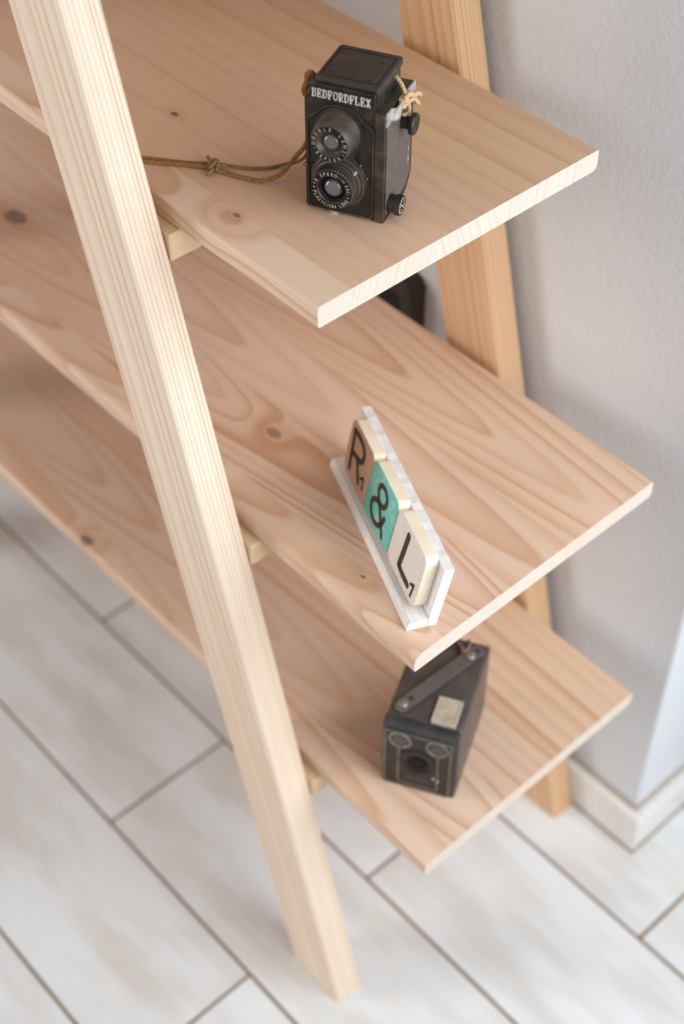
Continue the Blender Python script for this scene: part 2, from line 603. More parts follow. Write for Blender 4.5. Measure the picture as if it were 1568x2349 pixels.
SLOPE = 0.2615
ang = math.atan(SLOPE)
LW = 0.0748
ZTOP = 1.72
def leg(x_foot, y0, y1, lean, side, mat):
    """Slanted square post; side +1 is the right leg (leans to -X going up)."""
    s = -SLOPE*side
    xo = x_foot
    xi = x_foot-LW*side
    bm = new()
    pts = []
    for z in (0.0, ZTOP):
        pts.append([(xo+s*z, z), (xi+s*z, z)])
    A = pts[0][0]; B = pts[0][1]; D = pts[1][1]; E_ = pts[1][0]
    poly = [A, E_, D, B]
    va = [bm.verts.new((p[0], y0+lean*p[1], p[1])) for p in poly]
    vb = [bm.verts.new((p[0], y1+lean*p[1], p[1])) for p in poly]
    bm.faces.new(va); bm.faces.new(vb[::-1])
    for i in range(4):
        bm.faces.new((va[i], vb[i], vb[(i+1) % 4], va[(i+1) % 4]))
    es = [e for e in bm.edges if abs(e.verts[0].co.z-e.verts[1].co.z) > 0.5]
    bmesh.ops.bevel(bm, geom=es, offset=0.0042, segments=3, profile=0.5, affect='EDGES')
    # local X along the post so that the grain runs with it
    L = Vector((x_foot, y0, 0))
    rot = Matrix.Rotation(-(PI/2+ang*side), 4, 'Y')
    Mx = Matrix.Translation(L) @ rot
    bmesh.ops.transform(bm, matrix=Mx.inverted(), verts=bm.verts[:])
    o = link('leg', bm, mat, unit, smooth=True, angle=35)
    o.matrix_local = Matrix.Translation(L-U) @ rot
    return o

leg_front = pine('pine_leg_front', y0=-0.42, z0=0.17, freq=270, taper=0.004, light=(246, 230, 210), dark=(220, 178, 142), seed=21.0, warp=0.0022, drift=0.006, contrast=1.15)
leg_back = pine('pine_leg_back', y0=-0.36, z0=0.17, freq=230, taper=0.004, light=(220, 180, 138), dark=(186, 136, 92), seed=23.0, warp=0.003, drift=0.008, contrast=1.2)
leg(0.0690, -0.0464, -0.0110, 0.0, 1, leg_front)
leg(0.0710, 0.3085, 0.3425, 0.005, 1, leg_back)
leg(2*XC-0.0690, -0.0464, -0.0110, 0.0, -1, leg_front)
leg(2*XC-0.0710, 0.3085, 0.3425, 0.005, -1, leg_back)

def bar(xr, zt, h, mat):
    """Cross bar under a shelf, running from the front leg to the back leg."""
    L = Vector((xr, 0, zt))
    bm = box(new(), -0.010, 0.3115, -0.044, 0.0, -h, 0.0, 0.0012, 1)       # local X runs to the wall
    o = link('crossbar', bm, mat, unit, L-U)
    o.rotation_euler = (0, 0, PI/2)
    return o
bar_m = [pine('pine_bar_%d' % i, y0=0.4, z0=-0.3+0.15*i, freq=170, taper=0.01, light=(238, 210, 170), dark=(222, 182, 136), seed=31.0+i, contrast=0.6) for i in range(3)]
for i, (nm, x1, zt, x0) in enumerate(SH):
    z = zt-TH-0.0002
    xr = 0.0690-SLOPE*z+0.0050
    b = bar(xr-0.044, z, 0.0250, bar_m[i % 3])
    b.location = Vector((xr-0.044, 0, z))-U
    b2 = bar(0, z, 0.0250, bar_m[i % 3])
    b2.location = Vector((2*XC-xr, 0, z))-U

# ------------------------------------------------------------------ twin-lens camera
def dusty(name, base, dust, rough, bump=0.0, bscale=900, amt=0.55, dscale=90):
    n = NT(name)
    co = n.coord()
    d = n.noise(co, dscale, 4.0, 0.6)
    d2 = n.noise(co, dscale*0.35, 2.0)
    f = n.math('MULTIPLY', n.smooth(d, 0.35, 0.72), n.smooth(d2, 0.3, 0.65))
    c = n.mix(n.math('MULTIPLY', f, amt), lin(*base), lin(*dust))
    if bump:
        v = n.voro(co, bscale)
        n.bump(n.math('ADD', v, n.noise(co, bscale*0.8, 2.0)), bump, 0.0004)
    return n.out(c, rough, 0.45)

def worn_lit_leather(name):
    n = NT(name)
    co = n.coord()
    v = n.voro(n.vmul(co, (1, 1, 1.6)), 900)
    w = n.noise(n.vmul(co, (1, 90, 60), (0.4, 0.1, 0.3)), 1.0, 5.0, 0.7)
    c = n.mix(n.smooth(n.noise(co, 120, 3.0), 0.35, 0.7), lin(92, 88, 86), lin(102, 92, 82))  # black leather greyed in colour for light falling on this flank
    c = n.mix(n.smooth(w, 0.63, 0.70), c, lin(196, 194, 192))
    n.bump(v, 0.5, 0.0005)
    return n.out(c, 0.48, 0.5)

M_bake = dusty('black_bakelite', (30, 28, 27), (96, 78, 60), 0.34)
M_bake_dusty = dusty('dusty_bakelite', (46, 42, 38), (112, 92, 72), 0.48, amt=0.75, dscale=60)
M_leather = dusty('black_leather', (30, 28, 26), (82, 68, 52), 0.62, 0.7, 900, 0.6)
M_side = worn_lit_leather('worn_lit_side_leather')
M_hood = dusty('hood_lid_metal', (56, 51, 46), (98, 78, 58), 0.52, 0.15, 700, 0.8, 45)
M_dark = flat('matt_black', (16, 15, 15), 0.7, 0.3, 0, 60, 0.5, (28, 25, 23))
M_navy = flat('navy_plate', (24, 26, 38), 0.5, 0.4, 0, 90, 0.4, (44, 40, 38))
M_white = flat('ivory_print', (222, 218, 204), 0.6, 0.3, 0, 300, 0.4, (196, 186, 164))
M_cream = flat('cream_print', (206, 194, 168), 0.6, 0.3, 0, 300, 0.4, (176, 160, 132))
M_barrel = dusty('lens_barrel', (62, 58, 56), (112, 94, 76), 0.36, amt=0.7, dscale=70)
M_silver = flat('worn_silver', (214, 211, 208), 0.3, 0.6, 0.35, 200, 0.6, (130, 122, 114), 0.1, 400)
M_brass = flat('tarnished_brass', (122, 106, 82), 0.45, 0.5, 0.6, 400, 0.6, (70, 58, 44))
M_jute = flat('jute_twine', (170, 126, 82), 0.9, 0.15, 0, 500, 0.6, (120, 84, 50), 0.5, 1600, 0.0004)
M_jute_pale = flat('pale_twine', (222, 186, 142), 0.9, 0.15, 0, 600, 0.5, (190, 148, 104), 0.5, 1600, 0.0004)
M_lever = flat('grey_lever', (170, 170, 156), 0.4, 0.4, 0, 300, 0.4, (140, 136, 122))

def glass_mat():
    n = NT('lens_glass')
    co = n.coord()
    f = n.noise(co, 120, 2.0)
    c = n.mix(n.smooth(f, 0.3, 0.7), lin(84, 86, 92), lin(104, 100, 100))
    m = n.out(c, 0.12, 0.8)
    n.b.inputs['Coat Weight'].default_value = 0.6
    return m
M_glass = glass_mat()

TLR = empty('twin_lens_camera', (-0.0706, 0.0900, 0.9169), math.radians(25.557))
tag(TLR, 'black twin-lens reflex camera lettered BEDFORDFLEX with a jute strap, on the top shelf', 'camera')

XR = 0.0316
prof = [(0.0, 0.0015), (0.0, 0.0925), (0.0560, 0.0895), (0.0570, 0.0875), (0.0570, 0.014), (0.0545, 0.0085), (0.0470, 0.0015)]
body = link('body', prism(new(), prof, -XR, XR, 'x', 0.0008, 2), M_bake, TLR, smooth=True, angle=30)
bm = prism(new(), [(0.0012, 0.0), (0.0012, 0.0018), (0.046, 0.0018), (0.0445, 0.0)], -XR+0.001, XR-0.0005, 'x')
link('base_plate', bm, M_dark, TLR)
# leather on the right flank, inside a raised edge
bm = prism(new(), [(0.0018, 0.006), (0.0018, 0.081), (0.0520, 0.083), (0.0520, 0.0165), (0.0440, 0.0075), (0.0165, 0.0062)], XR-0.0002, XR+0.0006, 'x', 0.0003, 1)
link('side_leather', bm, M_side, TLR)
bm = prism(new(), [(0.0, 0.0), (0.0, 0.0915), (-0.0018, 0.0912), (-0.0018, 0.0012)], XR-0.0078, XR, 'x', 0.0004, 1)
link('side_wing', bm, M_bake_dusty, TLR)

XL = -0.0035          # lens axis
Z1, Z2 = 0.0718, 0.0315
def plate_outline(inset=0.0, n=14):
    x0, x1, z0 = -0.0290+inset, 0.0234-inset, 0.0030+inset
    pts = [(x0+0.002, z0), (x1-0.002, z0), (x1, z0+0.002), (x1, 0.0775-inset)]
    R = 0.0208-inset*0.5
    for i in range(n+1):
        a = math.radians(35+110*i/n)
        pts.append((XL+R*math.cos(a)*1.02, Z1+R*math.sin(a)-inset*0.4))
    pts += [(x0, 0.0785-inset), (x0, z0+0.002)]
    return pts
bm = prism(new(), plate_outline(0.0010), -0.0018, 0.001, 'y')
plate = link('front_panel', bm, M_leather, TLR)
bm = frame(new(), plate_outline(0.0), plate_outline(0.0011), -0.0026, 0.0006, 'y')
link('rim', bm, M_bake_dusty, plate)

def bezel_outline(grow=0.0, n=44):
    ra, rb, waist = 0.0190+grow, 0.0222+grow, 0.0115+grow
    zt, zb = Z1+ra, Z2-rb
    R_, L_ = [], []
    for i in range(n+1):
        t = (1-math.cos(PI*i/n))/2
        z = zb+(zt-zb)*t
        w = [0.0]
        for zc, rr in ((Z1, ra), (Z2, rb)):
            h = rr*rr-(z-zc)**2
            w.append(math.sqrt(h) if h > 0 else 0.0)
        m = max(w)
        if Z2 < z < Z1:
            k = 0.0
            m = (m**6+waist**6)**(1/6)
        R_.append((min(XL+m, 0.0222), z)); L_.append((max(XL-m, -0.0280), z))
    return R_+L_[::-1][1:-1]
bm = prism(new(), bezel_outline(0.0), -0.0034, 0.0, 'y', 0.0005, 1)
link('lens_bezel', bm, M_bake_dusty, TLR, smooth=True, angle=35)

# name plate over the viewing lens
bm = prism(new(), rrect(-0.0270, 0.0235, 0.0925, 0.1060, 0.0012, 3), -0.0012, 0.0016, 'y', 0.0004, 1)
np_ = link('name_plate', bm, M_bake, TLR, smooth=True, angle=30)
bm = prism(new(), rrect(-0.0256, 0.0221, 0.0946, 0.1040, 0.0006, 2), -0.0016, -0.0010, 'y')
link('name_field', bm, M_navy, np_)

def arcp(cx, cy, rx, ry, a0, a1, n=8):
    return [(cx+rx*math.cos(math.radians(a0+(a1-a0)*i/n)), cy+ry*math.sin(math.radians(a0+(a1-a0)*i/n))) for i in range(n+1)]
SL = {
    'B': [[(.2, 0), (.2, 1)], [(0, 1), (.5, 1)]+arcp(.5, .76, .34, .24, 90, -90)+[(.2, .52)], [(.5, .52)]+arcp(.54, .26, .38, .26, 90, -90)+[(0, 0)]],
    'E': [[(.2, 0), (.2, 1)], [(0, 1), (.9, 1), (.9, .76)], [(.2, .5), (.62, .5)], [(.62, .64), (.62, .36)], [(0, 0), (.94, 0), (.94, .26)]],
    'D': [[(.2, 0), (.2, 1)], [(0, 1), (.45, 1)]+arcp(.45, .5, .48, .5, 90, -90, 12)+[(0, 0)]],
    'F': [[(.2, 0), (.2, 1)], [(0, 1), (.92, 1), (.92, .74)], [(.2, .5), (.64, .5)], [(.64, .64), (.64, .36)], [(0, 0), (.5, 0)]],
    'O': [arcp(.5, .5, .42, .5, 0, 360, 20)],
    'R': [[(.2, 0), (.2, 1)], [(0, 1), (.5, 1)]+arcp(.5, .75, .36, .25, 90, -90)+[(.2, .5)], [(.5, .5), (.82, 0), (1.02, 0)], [(0, 0), (.42, 0)]],
    'L': [[(.2, 0), (.2, 1)], [(0, 1), (.48, 1)], [(0, 0), (.92, 0), (.92, .32)]],
    'X': [[(.14, 1), (.86, 0)], [(.86, 1), (.14, 0)], [(0, 1), (.34, 1)], [(.66, 1), (1, 1)], [(0, 0), (.34, 0)], [(.66, 0), (1, 0)]]}
bm = new()
word = 'BEDFORDFLEX'
x_a, x_b, zl, hl = -0.0246, 0.0210, 0.0960, 0.0062
pit = (x_b-x_a)/len(word)
for i, ch in enumerate(word):
    ox = x_a+i*pit
    for st in SL[ch]:
        pts = [(ox+u*pit*0.80, zl+v*hl) for u, v in st]
        stem = len(st) == 2 and abs(st[0][0]-st[1][0]) < 0.01 and abs(st[0][1]-st[1][1]) > 0.9
        ribbon(bm, pts, 0.00095 if (stem or ch == 'X' and len(st) == 2 and st[0][1] != st[1][1]) else 0.00062, 0.0015, 0.0004, lambda u, v, h: (u, -h, v), True, 4)
link('lettering', bm, M_white, np_)

# viewfinder hood with its folding lid
bm = box(new(), -0.0226, 0.0236, 0.0036, 0.0500, 0.0905, 0.1045, 0.0012, 2)
link('hood', bm, M_bake, TLR, smooth=True, angle=30)
bm = prism(new(), rrect(-0.0246, 0.0250, 0.0022, 0.0522, 0.0030, 4), 0.1034, 0.1090, 'z', 0.0011, 2)
lid = link('hood_lid', bm, M_hood, TLR, smooth=True, angle=35)
bm = frame(new(), rrect(-0.0218, 0.0218, 0.0072, 0.0470, 0.0012, 2), rrect(-0.0211, 0.0211, 0.0079, 0.0463, 0.0012, 2), 0.1086, 0.1092, 'z')
link('groove', bm, M_dark, lid)
for px, py in ((-0.0142, 0.0415), (0.0152, 0.0390), (-0.0146, 0.0143), (0.0148, 0.0118)):
    bm = lathe(new(), [(0.0018, 0.0), (0.0018, 0.0005), (0.0014, 0.0008), (0.0011, 0.0003), (0.0002, 0.0002)], (px, py, 0.1089), 'z', 20)
    link('rivet', bm, M_bake, lid, smooth=True)

# viewing lens
bm = lathe(new(), [(0.0172, 0.0), (0.0172, 0.0045), (0.0165, 0.0060), (0.0160, 0.0130), (0.0154, 0.0185), (0.0140, 0.0208), (0.0108, 0.0210), (0.0100, 0.0195), (0.0072, 0.0165), (0.0002, 0.0160)], (XL, 0, Z1), 'y', 64)
v1 = link('viewing_lens', bm, M_barrel, TLR, smooth=True, angle=30)
bm = frame(new(), [(XL+0.0139*math.cos(2*PI*i/48), Z1+0.0139*math.sin(2*PI*i/48)) for i in range(48)], [(XL+0.0108*math.cos(2*PI*i/48), Z1+0.0108*math.sin(2*PI*i/48)) for i in range(48)], -0.0213, -0.0207, 'y')
link('lens_ring', bm, M_dark, v1)
bm = lathe(new(), [(0.0070, 0.0155), (0.0068, 0.0168), (0.0058, 0.0184), (0.0040, 0.0195), (0.0020, 0.0200), (0.0002, 0.0201)], (XL, 0, Z1), 'y', 40)
link('glass', bm, M_glass, v1, smooth=True, angle=80)
bm = new()
yt = -0.02136
arc_text(bm, 'DOUBLE LENS', XL, Z1, yt, 0.0123, 186, -14, 0.0036, False, 1.0)
arc_text(bm, 'REFLEX', XL, Z1, yt, 0.0123, 222, 308, 0.0036, True, 1.0)
for a in (203, 331):
    lathe(bm, [(0.0004, -yt-0.0001), (0.0004, -yt+0.00003)], (XL+0.0123*math.cos(math.radians(a)), 0, Z1+0.0123*math.sin(math.radians(a))), 'y', 8)
link('lettering', bm, M_cream, v1)

# taking lens
bm = lathe(new(), [(0.0210, 0.0), (0.0210, 0.0046), (0.0196, 0.0052), (0.0192, 0.0050), (0.0186, 0.0050), (0.0186, 0.0078), (0.0178, 0.0084), (0.0002, 0.0086)], (XL, 0, Z2), 'y', 64)
v2 = link('taking_lens', bm, M_barrel, TLR, smooth=True, angle=30)
bm = lathe(new(), [(0.0164, 0.0080), (0.0164, 0.0092), (0.0168, 0.0096), (0.0168, 0.0162), (0.0160, 0.0172), (0.0116, 0.0174), (0.0106, 0.0160), (0.0092, 0.0120), (0.0002, 0.0118)], (XL, 0, Z2), 'y', 96, teeth=(2, 3))
link('focus_ring', bm, M_barrel, v2)
bm = frame(new(), [(XL+0.0157*math.cos(2*PI*i/48), Z2+0.0157*math.sin(2*PI*i/48)) for i in range(48)], [(XL+0.0117*math.cos(2*PI*i/48), Z2+0.0117*math.sin(2*PI*i/48)) for i in range(48)], -0.0178, -0.0171, 'y')
link('lens_ring', bm, M_dark, v2)
bm = lathe(new(), [(0.0116, 0.0172), (0.0095, 0.0150), (0.0086, 0.0125), (0.0002, 0.0122)], (XL, 0, Z2), 'y', 48, cap0=False)
link('lens_well', bm, M_dark, v2, smooth=True, angle=50)
bm = lathe(new(), [(0.0078, 0.0118), (0.0074, 0.0140), (0.0062, 0.0158), (0.0042, 0.0168), (0.0020, 0.0172), (0.0002, 0.0173)], (XL, 0, Z2), 'y', 40)
link('glass', bm, M_glass, v2, smooth=True, angle=80)
bm = new()
yt = -0.01786
arc_text(bm, 'f8 SPEED', XL, Z2, yt, 0.0137, 166, 74, 0.0040, False, 0.95)
arc_text(bm, '1/50', XL, Z2, yt, 0.0137, 62, 42, 0.0024, False, 1.0)
arc_text(bm, 'SEC.', XL, Z2, yt, 0.0137, 28, -6, 0.0038, False, 0.95)
arc_text(bm, 'PLASICION LENS', XL, Z2, yt, 0.0137, 196, 332, 0.0040, True, 0.95)
for a in (180, 345):
    lathe(bm, [(0.0006, -yt-0.0001), (0.0006, -yt+0.00003)], (XL+0.0137*math.cos(math.radians(a)), 0, Z2+0.0137*math.sin(math.radians(a))), 'y', 10)
link('lettering', bm, M_cream, v2)
bm = lathe(new(), [(0.0014, 0.0), (0.0014, 0.0080), (0.0008, 0.0086), (0.0001, 0.0087)], (0.0105, 0, 0.0425), 'y', 16)
link('shutter_lever', bm, M_lever, TLR, smooth=True)
for px, pz in ((0.0135, 0.0478), (0.0186, 0.0380)):
    bm = lathe(new(), [(0.0011, 0.0), (0.0011, 0.0040), (0.0008, 0.0043), (0.0001, 0.0043)], (px, 0, pz), 'y', 14)
    link('screw', bm, M_brass, TLR, smooth=True)
bm = lathe(new(), [(0.0013, 0.0), (0.0013, 0.0060), (0.0019, 0.0062), (0.0019, 0.0078), (0.0014, 0.0083), (0.0001, 0.0083)], (-0.0285, 0, 0.0412), 'y', 16)
link('flash_post', bm, M_brass, TLR, smooth=True)

# knobs on the right flank
bm = lathe(new(), [(0.0048, 0.0), (0.0048, 0.0062), (0.0056, 0.0070), (0.0080, 0.0078), (0.0083, 0.0088), (0.0083, 0.0108), (0.0076, 0.0116), (0.0022, 0.0114), (0.0009, 0.0111), (0.0008, 0.0095), (0.0001, 0.0095)], (XR, 0.0318, 0.0690), 'x', 48)
link('focus_knob', bm, M_bake, TLR, smooth=True, angle=35)
bm = lathe(new(), [(0.0072, 0.0), (0.0072, 0.0058), (0.0079, 0.0062), (0.0079, 0.0100), (0.0076, 0.0106), (0.0064, 0.0107), (0.0064, 0.0103), (0.0001, 0.0103)], (XR, 0.0096, 0.0125), 'x', 72, teeth=(2, 3))
wk = link('winding_knob', bm, M_bake, TLR)
bm = new()
lathe(bm, [(0.0062, 0.0100), (0.0062, 0.0105), (0.0001, 0.0105)], (XR, 0.0096, 0.0125), 'x', 40)
link('knob_disc', bm, flat('pale_disc', (206, 196, 180), 0.4, 0.5, 0.2, 200, 0.4, (170, 158, 138)), wk, smooth=True, angle=30)
bm = new()
for k in range(12):
    a = 2*PI*k/12
    c0 = Vector((math.cos(a), math.sin(a))); n0 = Vector((-c0.y, c0.x))
    q = [c0*0.0009, c0*0.0054+n0*0.00042, c0*0.0054-n0*0.00042]
    prism(bm, [(0.0096+p.x, 0.0125+p.y) for p in q], XR+0.0104, XR+0.0108, 'x')
link('rays', bm, M_dark, wk)

# strap bracket: bright strip with a raised lug
bm = new()
ys = [(0.0, 0), (0.0100, 0), (0.0120, 0.0032), (0.0170, 0.0038), (0.0215, 0.0030), (0.0235, 0.0004), (0.0300, 0), (0.0400, 0.0004), (0.0575, 0.0004)]
out_ = [(XR+0.0007+d, y) for y, d in ys]
inn = [(XR-0.0002+d*0.9, y) for y, d in ys]
A_ = [[bm.verts.new((x, y, z)) for (x, y) in out_] for z in (0.0815, 0.0922)]
B_ = [[bm.verts.new((x, y, z)) for (x, y) in inn] for z in (0.0815, 0.0922)]
for i in range(len(ys)):
    dz = -0.0030*ys[i][0]/0.057
    for r_ in (A_[1], B_[1]):
        r_[i].co.z += dz
    if ys[i][0] > 0.022:
        for r_ in (A_[0], B_[0]):
            r_[i].co.z = 0.0842+dz
for i in range(len(ys)-1):
    bm.faces.new((A_[0][i], A_[0][i+1], A_[1][i+1], A_[1][i]))
    bm.faces.new((B_[0][i], B_[1][i], B_[1][i+1], B_[0][i+1]))
    bm.faces.new((A_[1][i], A_[1][i+1], B_[1][i+1], B_[1][i]))
    bm.faces.new((A_[0][i], B_[0][i], B_[0][i+1], A_[0][i+1]))
for i in (0, -1):
    bm.faces.new((A_[0][i], A_[1][i], B_[1][i], B_[0][i]))
link('strap_bracket', bm, M_silver, TLR)
bm = prism(new(), [(-0.0120, 0.0022), (-0.0050, 0.0022), (-0.0058, 0.0), (-0.0105, 0.0)], -0.0030, 0.0010, 'y')
link('bottom_catch', bm, M_silver, TLR)

# strap: pale twine knot on the right, brown jute on the left and over the shelf
bm = new()
x_ = 0.0345
rope(bm, [(0.0262, 0.0330, 0.1035), (0.0310, 0.0320, 0.0985), (0.0345, 0.0318, 0.0905), (0.0352, 0.0345, 0.0835), (0.0356, 0.0368, 0.0780), (0.0350, 0.0345, 0.0745), (0.0338, 0.0290, 0.0760)], 0.0015, 0.005, 2)
rope(bm, [(0.0350, 0.0265, 0.0880), (0.0360, 0.0290, 0.0915), (0.0368, 0.0350, 0.0905), (0.0372, 0.0420, 0.0860), (0.0372, 0.0500, 0.0830), (0.0368, 0.0560, 0.0785)], 0.0019, 0.005, 2)
rope(bm, [(0.0340, 0.0270, 0.0900), (0.0345, 0.0262, 0.0840), (0.0358, 0.0310, 0.0855), (0.0370, 0.0420, 0.0830), (0.0372, 0.0480, 0.0770), (0.0366, 0.0545, 0.0725)], 0.0018, 0.005, 2)
link('twine_knot', bm, M_jute_pale, TLR, smooth=True)

# the strap is laid out in the camera's own frame
Rz = Matrix.Rotation(-math.radians(25.557), 3, 'Z')
def tl(x, y, z):
    return Rz @ (Vector((x, y, z))-Vector((-0.0706, 0.0900, 0.9169)))
zr = 0.9169+0.0019
bm = new()
loopA = [tl(-0.2520, 0.0050, zr), tl(-0.2300, 0.0180, zr), tl(-0.2047, 0.0385, zr), tl(-0.1861, 0.0505, zr+0.001), tl(-0.1713, 0.0571, zr), tl(-0.1570, 0.0630, zr), tl(-0.1445, 0.0695, zr+0.0008)]
loopA += [Vector((-0.0640, 0.0190, 0.0062)), Vector((-0.0560, 0.0200, 0.0155)), Vector((-0.0480, 0.0205, 0.0275)), Vector((-0.0412, 0.0215, 0.0375)), Vector((-0.0350, 0.0240, 0.0560)), Vector((-0.0338, 0.0260, 0.0860))]
rope(bm, loopA, 0.00185, 0.0085, 3)
loopB = [tl(-0.2520, 0.0062, zr), tl(-0.2330, 0.0205, zr+0.0008), tl(-0.2060, 0.0420, zr), tl(-0.1850, 0.0575, zr+0.0015), tl(-0.1690, 0.0712, zr), tl(-0.1565, 0.0838, zr), tl(-0.1500, 0.0965, zr+0.0008)]
loopB += [Vector((-0.0505, 0.0400, 0.0137)), Vector((-0.0400, 0.0420, 0.0400)), Vector((-0.0345, 0.0400, 0.0700)), Vector((-0.0338, 0.0300, 0.0880))]
rope(bm, loopB, 0.00140, 0.007, 3)
strap = link('strap', bm, M_jute, TLR, smooth=True)
bm = new()
kc = tl(-0.1830, 0.0535, zr+0.0025)
dirx = (tl(-0.1700, 0.0600, zr)-tl(-0.1950, 0.0450, zr)).normalized()
diry = Vector((-dirx.y, dirx.x, 0))
def kp(a, b, c):
    return kc+dirx*a+diry*b+Vector((0, 0, c))
rope(bm, [kp(-0.004, -0.002, -0.002), kp(-0.002, -0.0042, 0.001), kp(0.001, -0.003, 0.0035), kp(0.002, 0.002, 0.004), kp(0.000, 0.005, 0.001), kp(-0.002, 0.004, -0.002)], 0.0016, 0.006, 3)
rope(bm, [kp(0.003, -0.0035, -0.002), kp(0.0045, -0.002, 0.002), kp(0.003, 0.002, 0.004), kp(0.000, 0.0035, 0.003), kp(-0.002, 0.001, 0.0035), kp(-0.003, -0.003, 0.002)], 0.0016, 0.006, 3)
rope(bm, [kp(-0.002, 0.003, 0.001), kp(-0.006, 0.006, 0.002), kp(-0.0085, 0.0085, 0.0025)], 0.0013, 0.005, 3)
rope(bm, [kp(0.001, -0.003, 0.000), kp(0.000, -0.007, -0.001), kp(-0.002, -0.0105, -0.002)], 0.0015, 0.006, 3)
rope(bm, [kp(0.003, -0.001, 0.001), kp(0.007, 0.001, 0.001), kp(0.010, 0.003, 0.000)], 0.0015, 0.006, 3)
link('strap_knot', bm, flat('grey_jute', (164, 132, 96), 0.9, 0.15, 0, 500, 0.6, (122, 94, 64), 0.5, 1600, 0.0004), strap, smooth=True)
bm = new()
rope(bm, [(-0.0335, 0.028, 0.082), (-0.0365, 0.024, 0.088), (-0.0372, 0.020, 0.096), (-0.0350, 0.018, 0.101), (-0.0335, 0.021, 0.098), (-0.0345, 0.025, 0.090)], 0.0027, 0.006, 3)
rope(bm, [(-0.0335, 0.022, 0.094), (-0.0375, 0.021, 0.092), (-0.0395, 0.019, 0.086), (-0.0370, 0.017, 0.0835), (-0.0345, 0.020, 0.086)], 0.0025, 0.006, 3)
link('strap_knot', bm, M_jute, strap, smooth=True)

# ------------------------------------------------------------------ box camera
BOX = empty('box_camera', (0.0753, 0.0536, 0.3370), math.radians(29.4))
tag(BOX, 'dark grey leather-covered box camera with two small finder lenses, on the bottom shelf', 'camera')
M_boxl = dusty('grey_box_leather', (74, 70, 68), (102, 92, 84), 0.34, 0.25, 1000, 0.6, 50)
M_rim = dusty('blue_black_enamel', (44, 45, 50), (92, 84, 78), 0.36, amt=0.5)
M_face = dusty('brown_black_face', (46, 41, 40), (72, 64, 60), 0.42, amt=0.5)
M_trim = flat('tarnished_trim', (128, 119, 108), 0.4, 0.5, 0.4, 220, 0.6, (92, 82, 72))
M_strap = dusty('strap_leather', (94, 85, 82), (112, 102, 94), 0.50, 0.2, 800, 0.6, 60)
M_rivet = flat('dull_nickel', (168, 160, 144), 0.36, 0.5, 0.6, 300, 0.6, (120, 110, 94))
HB = 0.1025
bm = box(new(), -0.0360, 0.0370, 0.0060, 0.1150, 0.0, HB-0.0006, 0.0028, 3)
link('body', bm, M_boxl, BOX, smooth=True, angle=30)
bm = prism(new(), rrect(-0.0372, 0.0366, 0.0, HB, 0.0042, 4), 0.0, 0.0075, 'y', 0.0012, 2)
fr = link('front_frame', bm, M_rim, BOX, smooth=True, angle=30)
bm = prism(new(), rrect(-0.0352, 0.0308, 0.0016, 0.0876, 0.0030, 3), -0.0006, 0.001, 'y')
fp = link('face_plate', bm, M_face, BOX)
# raised line around the face
bm = frame(new(), rrect(-0.0354, 0.0312, 0.0014, 0.0880, 0.0034, 4), rrect(-0.0334, 0.0292, 0.0030, 0.0862, 0.0020, 4), -0.0016, -0.0002, 'y')
link('trim_line', bm, M_trim, fp)
# inner line with rounded lower corners, open towards the finders
bm = new()
pth = [(-0.0208, 0.0640), (-0.0208, 0.0110), (-0.0200, 0.0085), (-0.0175, 0.0075), (0.0160, 0.0062), (0.0182, 0.0072), (0.0190, 0.0100), (0.0178, 0.0630)]
ribbon(bm, pth, 0.0024, 0.0004, 0.0008, lambda u, v, h: (u, -h, v), True, 5)
link('trim_line', bm, M_trim, fp)
for cx, cz in ((-0.0199, 0.0757), (0.0167, 0.0763)):
    bm = lathe(new(), [(0.0118, 0.0), (0.0118, 0.0018), (0.0112, 0.0026), (0.0092, 0.0026), (0.0084, 0.0016), (0.0084, 0.0008), (0.0001, 0.0008)], (cx, 0, cz), 'y', 48)
    fl = link('finder_lens', bm, M_trim, BOX, smooth=True, angle=35)
    bm = lathe(new(), [(0.0083, 0.0006), (0.0078, 0.0016), (0.0050, 0.0024), (0.0001, 0.0027)], (cx, 0, cz), 'y', 40)
    link('glass', bm, flat('finder_glass', (66, 62, 60), 0.14, 0.7, 0, 120, 0.5, (88, 84, 82)), fl, smooth=True, angle=80)
# deep stepped lens opening
pr = [(0.0185, 0.0), (0.0185, 0.0012), (0.0172, 0.0016)]
r_, h_ = 0.0172, 0.0016
while r_ > 0.0075:
    r_ -= 0.0011
    pr.append((r_, h_)); h_ -= 0.00030; pr.append((r_, h_))
pr += [(0.0068, -0.0008), (0.0062, -0.0045), (0.0001, -0.0048)]
bm = lathe(new(), pr, (-0.0015, -0.0006, 0.0455), 'y', 64)
lo = link('lens_mount', bm, dusty('ribbed_black', (34, 34, 37), (62, 60, 60), 0.38, amt=0.4), BOX, smooth=True, angle=20)
bm = lathe(new(), [(0.0070, 0.0004), (0.0070, 0.0007), (0.0001, 0.0007)], (-0.0015, -0.0006, 0.0455), 'y', 40)
link('lens_hole', bm, M_dark, lo)
bm = frame(new(), [(-0.0015+0.0192*math.cos(2*PI*i/48), 0.0455+0.0192*math.sin(2*PI*i/48)) for i in range(48)], [(-0.0015+0.0181*math.cos(2*PI*i/48), 0.0455+0.0181*math.sin(2*PI*i/48)) for i in range(48)], -0.0012, -0.0004, 'y')
link('lens_ring', bm, M_rim, lo)
bm = box(new(), -0.014, 0.013, -0.0009, 0.0002, 0.0160, 0.0188, 0.0002, 1)
link('name_strip', bm, flat('worn_strip', (74, 64, 60), 0.5, 0.4, 0, 900, 0.8, (104, 94, 88)), fp)
